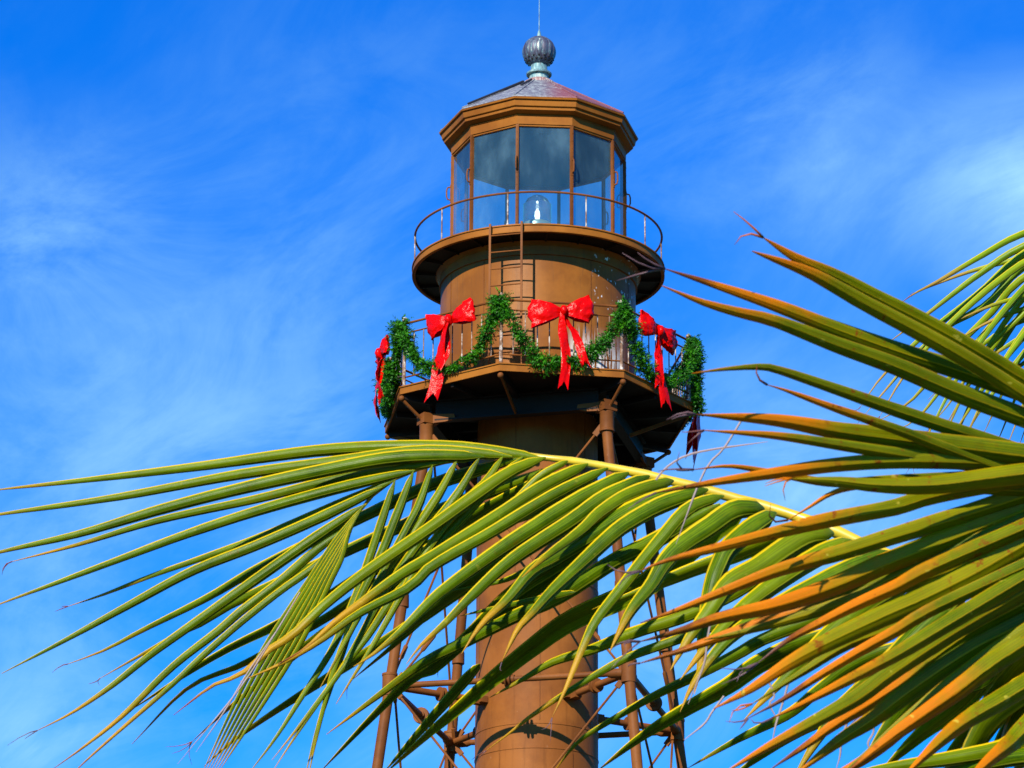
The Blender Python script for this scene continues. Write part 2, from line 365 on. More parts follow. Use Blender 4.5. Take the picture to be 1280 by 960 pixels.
# secondary short beams shaft to girders
# legs
TIERS = [16.42, 10.9, 5.3]
def legR(z): return LEG_T+.02+(20.8-z)*(2.72-2.08)/(20.8-16.42)
for k, a in enumerate(heads):
    lg = MB(); lg.tube([P(legR(z), a, z) for z in (0, 20.80)], .085, 20)
    leg = lg.build('leg', m_iron, LH)
    c = MB(); c.lathe([(.085, 0), (.125, .0), (.125, .03), (.115, .04), (.115, .30), (.12, .31), (.12, .33), (.08, .33)], 20, 0, P(legR(20.56), a, 20.53))
    c.build('socket', m_iron, leg)
    hb = MB(); t = P(1, a, 0); hb.bar(P(LEG_T-.10, a, 20.955), P(LEG_T+.17, a, 20.955), .24, .17)
    for sgn in (-1, 1):   # tapered gussets running along the girders
        dirv = (P(1, heads[(k+sgn) % 4], 0)-P(1, a, 0)).normalized()
        base = P(LEG_T+.10, a, 0)
        n3 = dirv.cross(Vector((0, 0, 1)))*.02
        z0, z1 = 20.87, 21.04
        pts = [(0.02, z0), (.36, z0+.02), (.52, z0+.06), (.50, z1-.03), (.02, z1)]
        v = [base+dirv*x+Vector((0, 0, z))+n3 for x, z in pts]+[base+dirv*x+Vector((0, 0, z))-n3 for x, z in pts]
        hb.add(v, [(0, 1, 2, 3, 4), (9, 8, 7, 6, 5)]+[(i, 5+i, 5+(i+1) % 5, (i+1) % 5) for i in range(5)])
    hb.build('head_casting', m_iron, leg, angle=25)
    st = MB(); st.tube([P(LEG_T+.13, a, 20.93), P(DR-.06, a, 21.22)], .028, 10); st.ball(P(DR-.05, a, 21.235), .05, 8); st.ball(P(LEG_T+.14, a, 20.95), .045, 6)
    st.build('corner_brace', m_iron, leg)
    for tz in TIERS:
        sk = MB(); sk.lathe([(.085, -.16), (.118, -.16), (.118, .16), (.125, .165), (.125, .20), (.085, .2)], 20, 0, P(legR(tz), a, tz)); sk.build('joint_collar', m_iron, leg)
        sk = MB(); sk.lathe([(.085, 1.32), (.105, 1.32), (.105, 1.52), (.085, 1.52)], 16, 0, P(legR(tz+1.42), a, tz)); sk.build('sleeve', m_iron, leg)
    ft = MB(); ft.lathe([(.09, .5), (.2, .1), (.32, .1), (.32, 0)], 20, 0, P(legR(0), a, 0)); ft.build('foot', m_iron, leg)
# mid braces at the free octagon corners
for k in range(4):
    a = OA+R(90)*k
    st = MB(); st.bar(P(1.55, a, 20.95), P(DR-.10, a, 21.24), .03, .06); st.ball(P(DR-.07, a, 21.235), .05, 8)
    st.build('deck_brace', m_iron, LH)
# horizontal struts, radial struts, tie rods
for tz in TIERS:
    r = legR(tz)
    for k in range(4):
        p, q = P(r, heads[k], tz), P(r, heads[(k+1) % 4], tz); t = (q-p).normalized()
        s1 = MB(); s1.tube([p+t*.1, q-t*.1], .05, 14)
        for pp, sg in ((p, 1), (q, -1)): s1.tube([pp+t*sg*.1, pp+t*sg*.28, pp+t*sg*.34], [.08, .075, .05], 14)
        so_ = s1.build('horizontal_strut', m_iron, LH)
        ax = t.to_track_quat('Z', 'Y').to_matrix()
        d = MB(); d.lathe([(.05, -.045), (.13, -.045), (.135, -.02), (.05, -.018)], 24, 0, (p+q)/2, ax); d.lathe([(.05, .045), (.13, .045), (.135, .02), (.05, .018)], 24, 0, (p+q)/2, ax)
        d.lathe([(.05, -.1), (.07, -.1), (.07, .1), (.05, .1)], 16, 0, (p+q)/2, ax)
        d.build('flange', m_iron, so_)
        # radial
        c = P(1.0, heads[k], tz); t2 = (P(r, heads[k], tz)-c).normalized()
        s2 = MB(); s2.tube([c+t2*.1, P(r, heads[k], tz)-t2*.1], .055, 14); ro = s2.build('radial_strut', m_iron, LH)
        ax2 = t2.to_track_quat('Z', 'Y').to_matrix()
        d2 = MB(); mid = c.lerp(P(r, heads[k], tz), .45)
        d2.lathe([(.05, -.05), (.115, -.05), (.115, -.02), (.05, -.02)], 20, 0, mid, ax2); d2.lathe([(.05, .02), (.115, .02), (.115, .05), (.05, .05)], 20, 0, mid, ax2); d2.build('flange', m_iron, ro)
        d3 = MB(); d3.bar(c+t2*-.01, c+t2*.12, .26, .10); d3.bar(c+t2*.1, c+t2*.26, .12, .14); d3.build('wall_bracket', m_iron, ro)
levels = [(20.72, 16.42), (16.42, 10.9), (10.9, 5.3), (5.3, .4)]
for zt, zb in levels:
    for k in range(4):
        for (i, j) in ((k, (k+1) % 4), ((k+1) % 4, k)):
            p, q = P(legR(zt)-.05, heads[i], zt), P(legR(zb)-.05, heads[j], zb)
            t = (q-p).normalized()
            off = P(.05 if i == k else -.03, (heads[k]+R(45)), 0)
            p, q = p+off+t*.15, q+off-t*.15
            m_ = MB(); m_.tube([p, q], .020, 8)
            for e, sg in ((p, 1), (q, -1)):
                m_.bar(e-t*sg*.08, e+t*sg*.12, .05, .09)
            tr_ = m_.build('tie_rod', m_iron, LH)
            tb = MB(); cpt = q-t*.75; tb.tube([cpt-t*.18, cpt-t*.14, cpt+t*.14, cpt+t*.18], [.02, .038, .038, .02], 8); tb.build('turnbuckle', m_iron, tr_)

# railing of the lower gallery: eight sections
RH = 1.10
for k in range(8):
    a0, a1 = OA+R(45*k), OA+R(45*(k+1)); rr = DR-.09
    p, q = P(rr, a0, DZ), P(rr, a1, DZ)
    m_ = MB()
    for h, r in ((RH, .020), (RH-.17, .014), (.17, .014)):
        m_.tube([p+Vector((0, 0, h)), q+Vector((0, 0, h))], r, 8)
    rail = m_.build('gallery_railing', m_iron, LH)
    po = MB(); po.tube([p, p+Vector((0, 0, RH+.04))], .028, 10); po.ball(p+Vector((0, 0, RH+.07)), .045, 8); po.build('post', m_rail, rail)
    for j in range(1, 10):
        c = p.lerp(q, j/10); b = MB(); b.tube([c+Vector((0, 0, .17)), c+Vector((0, 0, RH-.17))], .0105, 6); b.build('baluster', m_rail, rail)

# drum between the galleries
dr = MB()
dr.lathe([(1.66, DZ), (1.66, DZ+.06), (1.63, DZ+.07), (1.63, UZ-.36), (1.66, UZ-.355), (1.66, UZ-.30), (1.64, UZ-.295), (1.65, UZ-.2), (1.72, UZ-.14)], 128)
drum = dr.build('drum', m_drum, LH, angle=30)
sm_ = MB()
for a in (R(-33), R(-2.0), R(32), R(66), R(100), R(134), R(168), R(202), R(236), R(270), R(304-6)):
    sm_.bar(P(1.632, a, DZ+.08), P(1.632, a, UZ-.37), .014, .006, P(1, a, 0))
sm_.build('plate_seam', m_iron, drum)
# upper deck
ud = MB()
ud.lathe([(.2, UZ-.02), (UR-.02, UZ-.02), (UR, UZ-.015), (UR+.012, UZ), (UR+.012, UZ-.022), (UR-.006, UZ-.026), (UR-.006, UZ-.115), (UR+.008, UZ-.12), (UR+.006, UZ-.14), (UR-.05, UZ-.14), (UR-.05, UZ-.10)], 128)
ud.lathe([(1.47, UZ), (.2, UZ), (.2, UZ-.02)], 96)
udo = ud.build('lantern_deck', m_trim, LH, angle=25)
uu = MB(); uu.lathe([(UR-.052, UZ-.095), (1.70, UZ-.12), (1.60, UZ-.14)], 96)
for k in range(20): 
    a = R(18*k+4); uu.bar(P(1.66, a, UZ-.13), P(UR-.06, a, UZ-.125), .03, .05)
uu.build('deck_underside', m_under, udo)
# round rail
rl = MB(); RZ = 24.56; RR = 2.075
n = 96
ptsr = [P(RR, 2*math.pi*i/n, RZ) for i in range(n)]
vs = []; fs = []
for i in range(n):
    a = 2*math.pi*i/n
    for j in range(8):
        b = 2*math.pi*j/8; vs.append(P(RR+.019*math.cos(b), a, RZ+.019*math.sin(b)))
for i in range(n):
    for j in range(8): fs.append((i*8+j, i*8+(j+1) % 8, ((i+1) % n)*8+(j+1) % 8, ((i+1) % n)*8+j))
rl.add(vs, fs); rlo = rl.build('round_railing', m_iron, LH)
for k in range(10):
    a = DA+R(36*k); b = MB(); b.tube([P(RR, a, UZ-.01), P(RR, a, RZ)], .012, 8); b.tube([P(RR, a, UZ+.0), P(RR, a, UZ+.03)], .022, 8); b.build('post', m_rail, rlo)
# ladder up to the lantern deck
ld = MB(); la = R(-14.2); lr = UR+.045; sdv = Vector((math.cos(la), math.sin(la), 0)); c0 = P(lr, la, 0)
for sg in (-1, 1):
    ld.bar(c0+sdv*sg*.265+Vector((0, 0, DZ)), c0+sdv*sg*.265+Vector((0, 0, UZ+.02)), .02, .035, sdv)
    ld.bar(c0+sdv*sg*.265+Vector((0, 0, UZ)), P(UR-.1, la, UZ+.005)+sdv*sg*.265, .02, .02)
ldo = ld.build('ladder', m_iron, LH)
for j in range(8):
    z = UZ-.19-.29*j
    b = MB(); b.tube([c0+sdv*-.265+Vector((0, 0, z)), c0+sdv*.265+Vector((0, 0, z))], .012, 8); b.build('rung', m_iron, ldo)

# lantern
LR = 1.455; LZ0 = 24.0; LZ1 = 26.07
ln = MB()
ln.lathe([(LR+.015, LZ0), (LR+.015, LZ0+.07), (LR-.02, LZ0+.08), (LR-.06, LZ0+.08), (LR-.06, LZ0)], 10, DA)
ln2 = MB(); ln2.lathe([(LR-.05, LZ1-.06), (LR+.012, LZ1-.06), (LR+.012, LZ1-.03)], 10, DA)
lno = ln.build('lantern_frame', m_trim, LH, angle=20); ln2.build('head_ring', m_trim, lno, angle=20)
for k in range(10):
    a0, a1 = DA+R(36*k), DA+R(36*(k+1))
    p, q = P(LR-.02, a0, 0), P(LR-.02, a1, 0); t = (q-p).normalized(); nn = P(1, (a0+a1)/2, 0)
    v = []
    for dz, dn in ((0, 0), (0, 1)): 
        pass
    th = nn*.006; p2, q2 = p+t*.02, q-t*.02
    zz0, zz1 = LZ0+.075, LZ1-.05
    g_ = MB(); g_.add([p2+Vector((0, 0, zz0)), q2+Vector((0, 0, zz0)), q2+Vector((0, 0, zz1)), p2+Vector((0, 0, zz1))], [(0, 1, 2, 3)])
    g_.build('window_pane', m_glass, lno, angle=None)
    mu = MB(); mu.bar(P(LR, a0, LZ0+.06), P(LR, a0, LZ1-.03), .05, .045, P(1, a0, 0)); mu.bar(P(LR+.026, a0, LZ0+.07), P(LR+.026, a0, LZ1-.06), .022, .012, P(1, a0, 0))
    for j in range(14): mu.ball(P(LR+.033, a0, LZ0+.14+j*.135), .0075, 3)
    mu.build('mullion', m_iron, lno)
    hz = 25.33 if k % 2 == 0 else 25.30
    h = MB(); h.tube([P(LR+.03, a0, hz-.12), P(LR+.085, a0, hz-.105), P(LR+.10, a0, hz-.05), P(LR+.10, a0, hz+.05), P(LR+.085, a0, hz+.105), P(LR+.03, a0, hz+.12)], .013, 8)
    h.bar(P(LR+.034, a0, hz-.16), P(LR+.034, a0, hz+.16), .035, .012, P(1, a0, 0)); h.build('grab_handle', m_iron, lno)
# cornice
cn = MB(); CR = 1.69; CZ = 26.45
cn.lathe([(LR-.03, LZ1-.03), (LR+.03, LZ1-.03), (LR+.033, LZ1+.115), (LR+.048, LZ1+.12), (LR+.048, LZ1+.132), (LR+.02, LZ1+.134), (LR+.140, LZ1+.178), (LR+.152, LZ1+.182), (LR+.156, LZ1+.222), (LR+.150, LZ1+.225), (LR+.182, LZ1+.236), (LR+.188, LZ1+.242), (LR+.202, LZ1+.33), (LR+.195, LZ1+.334), (CR, LZ1+.345), (CR+.008, CZ-.008), (CR-.03, CZ+.012), (CR-.1, CZ+.015)], 10, DA)
cno = cn.build('cornice', m_trim, LH, angle=15)
ce = MB(); ce.lathe([(LR-.03, LZ1-.0), (.5, LZ1+.35), (.02, LZ1+.42)], 10, DA); ce.build('ceiling', m_ceiling, cno, angle=20)
# roof
rf = MB(); RT = 27.35
rf.lathe([(CR-.02, CZ+.012), (CR-.02, CZ+.03), (.30, RT)], 10, DA); rfo = rf.build('roof', m_roof, LH, angle=15)
rb = MB()
for k in range(10):
    a = DA+R(36*k); rb.tube([P(CR-.02, a, CZ+.035), P(.30, a, RT+.005)], .014, 6)
rb.build('roof_rib', m_roof, rfo)
cb = MB()  # thin dark lines laid along the left of the roof
def roof_z(r): return CZ+.03+(RT-CZ-.03)*(CR-r)/(CR-.30)
cb.tube([P(1.62, DA-R(33), roof_z(1.62)+.02), P(.36, DA-R(33), roof_z(.36)+.03)], .018, 6)
cb2 = MB(); cb2.tube([P(.80, DA-R(8), roof_z(.80)+.015), P(.34, DA-R(8), roof_z(.34)+.02)], .018, 6); cb2.build('roof_line', m_line, rfo)
cb.build('roof_line', m_line, rfo)
# ventilator ball and its neck
nk = MB(); z = RT
nk.lathe([(.30, z-.03), (.30, z+.02), (.27, z+.05), (.23, z+.08), (.2, z+.10)], 40); nk.build('neck_base', m_neckred, rfo)
nk = MB(); nk.lathe([(.17, z+.08), (.165, z+.20), (.215, z+.205), (.22, z+.23), (.205, z+.245), (.16, z+.25), (.145, z+.27), (.14, z+.38), (.12, z+.41)], 40); nk.build('neck', m_neck, rfo)
bl = MB(); br = .285; bz = z+.64; nr, nsg = 26, 160; lob = 16
vs = []; fs = []
for i in range(nr+1):
    th = math.pi*(.03+.94*i/nr)
    for j in range(nsg):
        ph = 2*math.pi*j/nsg
        rr = br*(1+.028*math.sin(th)*(abs(math.cos(ph*lob/2))*1.6-1))*math.sin(th)
        vs.append(P(rr, ph, bz-br*1.0*math.cos(th)))
for i in range(nr):
    for j in range(nsg): fs.append((i*nsg+j, i*nsg+(j+1) % nsg, (i+1)*nsg+(j+1) % nsg, (i+1)*nsg+j))
bl.add(vs, fs); fan(bl, nr*nsg, nsg, (0, 0, bz+br*.995))
bo = bl.build('ventilator_ball', m_ball, rfo, angle=60)
ho = MB()
for row, (th, off) in enumerate(((R(58), 0), (R(47), .5))):
    for k in range(lob):
        a = 2*math.pi*(k+off)/lob
        c = P(br*.985*math.sin(th), a, bz-br*.985*math.cos(th)); ho.ball(c, .021, 6)
ho.build('vent_hole', m_black, bo)
rd = MB(); rd.lathe([(.05, bz+br-.02), (.035, bz+br+.03), (.022, bz+br+.10), (.012, bz+br+.12), (.008, bz+br+.13)], 16); rd.tube([(0, 0, bz+br+.1), (0, 0, bz+br+1.3)], [.008, .004], 8); rd.build('lightning_rod', m_neck, rfo)

# beacon in the lantern
BC = thing('beacon_lamp', 'clear glass beacon with a bright bulb on a grey base behind the middle lantern pane', 'lamp', (0, 0, LZ0))
BX = Vector((-.02, -.55, 0))
b = MB(); b.lathe([(.27, 0), (.27, .42), (.29, .43), (.29, .47), (.285, .55), (.25, .58), (.23, .60), (.02, .605)], 40, 0, BX+Vector((0, 0, LZ0))); b.build('lamp_base', m_grey, BC, (0, 0, LZ0))
b = MB(); b.lathe([(.225+.014*(i % 2)-.0*i, .60+.02*i) for i in range(18)]+[(.21, .97), (.17, 1.04), (.10, 1.09), (.03, 1.12), (.001, 1.13)], 40, 0, BX+Vector((0, 0, LZ0))); b.build('lens', m_lens, BC, (0, 0, LZ0), angle=60)
b = MB(); b.lathe([(.004, .62), (.02, .64), (.045, .74), (.04, .82), (.012, .88), (.002, .89)], 20, 0, BX+Vector((0, 0, LZ0))); b.build('bulb', m_bulb, BC, (0, 0, LZ0), angle=60)
b = MB(); b.ball(BX+Vector((0, 0, LZ0+1.0)), .02, 6); b.build('spare_bulb', m_bulb, BC, (0, 0, LZ0), angle=60)

# ------------------------------------------------------------------ garland on the lower railing
gm = MB(); rng = random.Random(3)
def sprig(c, d, ln_, w, nneed):
    d = d.normalized(); o = d.orthogonal().normalized(); b = d.cross(o)
    for i in range(nneed):
        t = rng.random(); base = c+d*ln_*t; a = rng.random()*6.283
        s = (o*math.cos(a)+b*math.sin(a)); dr_ = (s*.8+d*.7).normalized()*w*(1.1-.5*t)
        e = dr_.cross(d).normalized()*w*.13
        gm.v += [base-e, base+e, base+dr_]; k = len(gm.v); gm.f.append((k-3, k-2, k-1))
def gar(pts, rad, dens=330):
    for i in range(len(pts)-1):
        p, q = pts[i], pts[i+1]; l = (q-p).length; t = (q-p).normalized()
        for j in range(int(l*dens)):
            c = p.lerp(q, rng.random())
            if noise.noise(c*5.3+Vector((9, 1, 4))) < rng.uniform(-.75, -.18): continue
            a = rng.random()*6.283
            o = t.orthogonal().normalized(); b = t.cross(o)
            s = o*math.cos(a)+b*math.sin(a)
            rr = rad*(.85+.75*noise.noise(c*3.7)) * rng.uniform(.45, 1.2)
            sprig(c+s*rr*.2, s+t*rng.uniform(-.9, .9)+Vector((0, 0, -.2)), rr*1.05, .060, 12)
sag = {0: 1.02, 1: .98, 7: .98, 6: 1.04, 2: 1.0}
for k in range(8):
    a0, a1 = OA+R(45*k), OA+R(45*(k+1)); rr = DR-.03
    p, q = P(rr, a0, DZ), P(rr, a1, DZ); pts = []
    pw = rng.uniform(2.6, 3.6)
    for i in range(41):
        s = i/40; h = RH-.02-sag.get(k, .95)*(1-abs(2*s-1)**pw)
        w = p.lerp(q, s)+Vector((0, 0, h+.17*noise.noise(Vector((s*4.5, k*3, 0)))*(1-abs(2*s-1)**4)))
        w += P(.05, (a0+a1)/2, 0)*(1+noise.noise(Vector((s*6, k, 5))))
        pts.append(w)
    gar(pts, .155, 460)
    vp = P(DR-.02, a0, DZ)
    gar([vp+Vector((0, 0, RH+.06)), vp+Vector((0, 0, RH-.40))], .18, 400)
# the ends that hang down at the outer right and left corners
for a, z0, z1 in ((OA+R(90), RH, -.05), (OA+R(91), .1, -.18), (OA-R(52), .55, -.20)):
    gar([P(DR+.03, a, DZ+z0), P(DR+.04, a+.01, DZ+(z0+z1)/2), P(DR+.05, a, DZ+z1)], .11, 380)
go_ = gm.build('garland', m_garland, None, angle=None)
tag(go_, 'bushy green artificial fir garland draped in swags along the octagonal gallery railing', 'garland')

# ------------------------------------------------------------------ bows
def ribbon(mb, ctr, wid, side, nrm, seed, crinkle=.02, vcut=True):
    """a strip along ctr (list of Vector); wid per point; side vector across; a little thickness"""
    n = len(ctr); m = 6; vs = []; fs = []
    for lay in (0, 1):
        for i in range(n):
            for j in range(m+1):
                x = (j/m-.5)
                p = ctr[i]+side[i]*wid[i]*x
                cr = crinkle*noise.noise(Vector((i*.55+seed, x*5+seed*2, 3)))*2
                p = p+nrm[i]*(cr+.25*wid[i]*(.25-x*x)*.6+(-.004 if lay else 0))
                if vcut and i == n-1: p += (ctr[i]-ctr[i-1])*(abs(x)*2*1.8+.7*abs(noise.noise(Vector((x*9, seed, 1)))))
                vs.append(p)
    o = n*(m+1)
    for i in range(n-1):
        for j in range(m):
            a = i*(m+1)+j; fs.append((a, a+1, a+m+2, a+m+1)); fs.append((o+a, o+a+m+1, o+a+m+2, o+a+1))
        for j in (0, m):
            a = i*(m+1)+j; fs.append((a, a+m+1, o+a+m+1, o+a))
    for j in range(m):
        a = (n-1)*(m+1)+j; fs.append((a, a+1, o+a+1, o+a))
    mb.add(vs, fs)
def bow(kmid, z, seed, s=1.0, tilt=0, tails=((-.02, -1.05, .17), (.30, -.80, .15)), label='', rad=None, tw=0):
    a = OA+R(45*kmid)
    rd_ = DR*math.cos(R(22.5))+.03 if rad is None else rad
    loc = P(rd_, a, z)
    T = thing('ribbon_bow', label, 'bow', loc, 0, 'red bows tied to the gallery railing')
    X = Vector((math.cos(a), math.sin(a), 0)); Y = P(1, a, 0); Z = Vector((0, 0, 1))
    if tilt: 
        rot = Matrix.Rotation(tilt, 3, Y); X, Z2 = rot@X, rot@Z
    else: Z2 = Z
    rg = random.Random(seed)
    for sg in (-1, 1):
        mb_ = MB(); nu, nv = 14, 10; vs = []; fs = []
        Ln = .50*s*rg.uniform(.92, 1.08); Hh = .24*s*rg.uniform(.92, 1.1); dr0 = rg.uniform(-.05, .10)
        for side in (1, -1):
            for i in range(nu+1):
                u = i/nu
                for j in range(nv+1):
                    v = j/nv*2-1
                    hh = .035+(Hh-.035)*(u**.75)
                    puff = .13*s*math.sin(math.pi*min(u*.98, 1))**.8*(1-.35*v*v)
                    cr = .030*noise.noise(Vector((u*7*1.2+seed*3+side*9, v*3.4+sg*5, seed)))+.02*noise.noise(Vector((u*3, v*11+sg*5, seed+side*4)))
                    edge = .05*noise.noise(Vector((v*2.2, seed*1.7, sg*4)))
                    p = X*sg*(u*Ln*(1-.10*(1-v*v)*-1*u)+edge*u) + Z2*(v*hh+dr0*u) + Y*(.05+side*puff*.8+cr*1.6*(u**.5))
                    vs.append(loc+p)
        m1 = (nu+1)*(nv+1)
        for sd2 in (0, 1):
            for i in range(nu):
                for j in range(nv):
                    q = sd2*m1+i*(nv+1)+j; fs.append((q, q+1, q+nv+2, q+nv+1))
        for j in range(nv): q = nu*(nv+1)+j; fs.append((q, q+1, m1+q+1, m1+q))
        mb_.add(vs, fs); mb_.build('bow_loop', m_red, T, loc, angle=70)
    k_ = MB(); k_.tube([loc+Y*.07+Z2*.075, loc+Y*.12+Z2*.04, loc+Y*.13, loc+Y*.12-Z2*.04, loc+Y*.07-Z2*.075], [.035, .055, .06, .055, .035], 10); k_.build('knot', m_red, T, loc, angle=70)
    for ti, (dx, dz, w) in enumerate(tails):
        n = 16; ctr = []; wd = []; sdl = []; nm = []
        for i in range(n):
            t = i/(n-1)
            p = loc+Y*(.10+.04*math.sin(t*5+seed+ti))+X*(dx*t+.035*math.sin(t*6+seed*2+ti))+Vector((0, 0, dz*t))
            ctr.append(p); wd.append(.06+(w-.06)*min(1, t*3)); ang = .5*math.sin(t*4+seed+ti*2)+tw
            sdl.append(X*math.cos(ang)+Y*math.sin(ang)); nm.append(Y*math.cos(ang)-X*math.sin(ang))
        tb_ = MB(); ribbon(tb_, ctr, wd, sdl, nm, seed+ti*3); tb_.build('tail', m_red, T, loc, angle=70)
    return T
bz0 = DZ+RH-.02
bow(-.455, bz0-.20, 1, .90, R(12), ((-.34, -1.12, .22), (-.16, -.75, .15)), 'red bow with wide crinkled tail slanting left, on the railing left of the ladder')
bow(.50, bz0-.19, 2, .94, R(2), ((.02, -1.20, .17), (.36, -.86, .14)), 'large red bow with straight narrow tail, on the railing just right of the ladder')
bow(1.41, bz0-.20, 3, .90, R(-4), ((.10, -1.15, .20), (-.06, -.9, .16)), 'red vinyl bow on the right side of the railing, between the garland corners')
bow(-1.42, bz0-.22, 4, .72, R(8), ((-.10, -1.0, .26), (.05, -.8, .2)), rad=DR*.924+.13, label='red bow seen edge-on at the far left corner of the railing beside the green garland')
bow(2.42, bz0-.15, 5, .9, 0, ((.0, -1.55, .40), (.1, -1.35, .34)), label='shaded dark red bow at the far right, its forked tail showing below the deck', rad=DR*.93+.06)

# ------------------------------------------------------------------ palms
def Wp(x, y, d): return CAM+(fw+rt*((x-640)/F_PX)+up*((480-y)/F_PX))*d
def cr_spline(p, n):
    p = [np.array(q, float) for q in p]
    p = [2*p[0]-p[1]]+p+[2*p[-1]-p[-2]]
    segl = [np.linalg.norm(p[i+1]-p[i]) for i in range(1, len(p)-2)]
    cum = np.concatenate([[0], np.cumsum(segl)]); tot = cum[-1]; o = []
    for k in range(n):
        s = tot*k/(n-1); i = min(int(np.searchsorted(cum, s, 'right'))-1, len(segl)-1); t = (s-cum[i])/segl[i]
        a, b, c, d = p[i], p[i+1], p[i+2], p[i+3]
        o.append(.5*((2*b)+(-a+c)*t+(2*a-5*b+4*c-d)*t*t+(-a+3*b-3*c+d)*t**3))
    return o
prng = random.Random(11)
def leaflet(parent, org, pts, w, d0, d1, mat, style='drop', dry=.12, fold=None, roll=0., taper=2.2, n=28, bow_=0., fork=False, wb=.5, fibre=None):
    """pts: points of the blade's line of sight, base first, with real depths from d0 at the base to d1 at the tip"""
    P2 = cr_spline(pts, n); c = []
    for i, q in enumerate(P2):
        t = i/(n-1); d = d0+(d1-d0)*t+bow_*math.sin(math.pi*t); c.append(Wp(q[0], q[1], d))
    sd_ = prng.uniform(0, 100)
    if fold is None: fold = (prng.uniform(15, 35), prng.uniform(35, 62)) if style == 'drop' else (prng.uniform(8, 22), prng.uniform(38, 55))
    ph1, ph2 = R(fold[0]), R(fold[1]); vs = []; uvs = []; fs = []
    XS = (-1, -.82, -.6, -.35, -.12, 0, .12, .35, .6, .82, 1); m = len(XS)
    for i in range(n):
        t = i/(n-1); T = (c[min(i+1, n-1)]-c[max(i-1, 0)]).normalized()
        V = (c[i]-CAM).normalized(); B = (-V-T*(-V).dot(T)).normalized(); U = T.cross(B)
        if U.dot(up) < 0: U = -U
        rl = R(roll)+(.22 if style == 'drop' else .13)*noise.noise(Vector((t*2.2, sd_, 0)))+.5*(t**4)*noise.noise(Vector((sd_, 0, 1)))*2
        cs, sn = math.cos(rl), math.sin(rl)
        U, B = U*cs+B*sn, B*cs-U*sn
        ww = w/F_PX*(d0+(d1-d0)*t)*(wb*min(1, .25+t/.05)+(1-wb)*min(1, t/.14)**.7)*max(.0, 1-t**taper)**.85
        ww = max(ww, .0011)*(1+.05*noise.noise(Vector((t*14, sd_, 4))))
        curl = 1-.5*max(0, t-.75)/.25
        if style == 'drop':
            e1 = (-U*math.cos(ph1)+B*math.sin(ph1))*ww*.84; e2 = (-U*math.cos(ph2*.6)-B*math.sin(ph2*.6))*ww*1.06
            cc = c[i]+U*ww*.48; bl1, bl2 = (B+U*.15)*ww*.24, -B*ww*.10
        else:
            e1 = (U*math.cos(ph1)-B*math.sin(ph1))*ww*.56; e2 = (-U*math.cos(ph2)-B*math.sin(ph2))*ww*.62
            cc = c[i]; bl1, bl2 = (B+U)*ww*.07, (B*.6-U*.3)*ww*.10
        nr_ = (e1+e2).normalized()*-ww*.06
        for j, x in enumerate(XS):
            e = e1 if x < 0 else e2; a = abs(x)
            p = cc+e*a+(bl1 if x < 0 else bl2)*math.sin(a*math.pi) + nr_*(0.8 if a < .05 else 0)
            if fork and t > .86 and a < .5: p = p+(c[i-1]-c[i])*.0+e*(.5-a)*((t-.86)/.14)*.9
            vs.append(p); uvs.append((t, x))
    for i in range(n-1):
        for j in range(m-1):
            a = i*m+j; fs.append((a, a+1, a+m+1, a+m))
    mb_ = MB(); mb_.add(vs, fs)
    o = mb_.build('leaflet', mat, parent, org, angle=None)
    me = o.data; me.polygons.foreach_set('use_smooth', [True]*len(me.polygons))
    ul = me.uv_layers.new(name='UVMap')
    for lp in me.loops: ul.data[lp.index].uv = uvs[lp.vertex_index]
    o['dry'] = float(dry)
    if fibre is None: fibre = prng.random() < (.35 if style == 'drop' else .6)
    if fibre:   # hair-thin frayed ends joined to the same blade mesh
        e = c[-1]; T = (c[-1]-c[-4]).normalized(); L_ = prng.uniform(.015, .04)
        f_ = MB()
        thick = 1.3 if style == 'flat' else 1.0
        if style == 'flat': L_ *= 1.05
        for q in range(prng.choice((1, 2, 2, 3)) if style == 'drop' else prng.choice((1, 2, 3))):
            dv = (T+Vector([prng.uniform(-.8, .8) for _ in range(3)])*.45).normalized(); g2 = Vector([prng.uniform(-1, 1) for _ in range(3)])*.5
            f_.tube([e, e+dv*L_*.4, e+(dv+g2*.5)*L_*.8, e+(dv+g2)*L_*1.1], [.0012*thick, .0010*thick, .0007*thick, .0003], 4)
        nv = len(me.vertices)
        allv = [v.co.copy() for v in me.vertices]+[v-Vector(org) for v in f_.v]
        allf = [tuple(p.vertices) for p in me.polygons]+[tuple(i+nv for i in f) for f in f_.f]
        me2 = bpy.data.meshes.new('leaflet'); me2.from_pydata(allv, [], allf); me2.materials.append(mat)
        me2.polygons.foreach_set('use_smooth', [True]*len(me2.polygons))
        ul = me2.uv_layers.new(name='UVMap'); al = uvs+[(1.15, .5)]*len(f_.v)
        for lp in me2.loops: ul.data[lp.index].uv = al[lp.vertex_index]
        o.data = me2
    return o
def rachis(name, parent, org, pts3, radii, mat, label=None):
    n = 60; idx = cr_spline([tuple(p) for p in pts3], n); rr = []
    for i in range(n):
        t = i/(n-1)*(len(radii)-1); k = min(int(t), len(radii)-2); r = radii[k]+(radii[k+1]-radii[k])*(t-k)
        rr.append(r*(1+.10*math.sin(i*2.4)))
    mb_ = MB(); mb_.tube([Vector(q) for q in idx], rr, 12); o = mb_.build(name, mat, parent, org, angle=None)
    o.data.polygons.foreach_set('use_smooth', [True]*len(o.data.polygons))
    if label: o['label'] = label
    return o

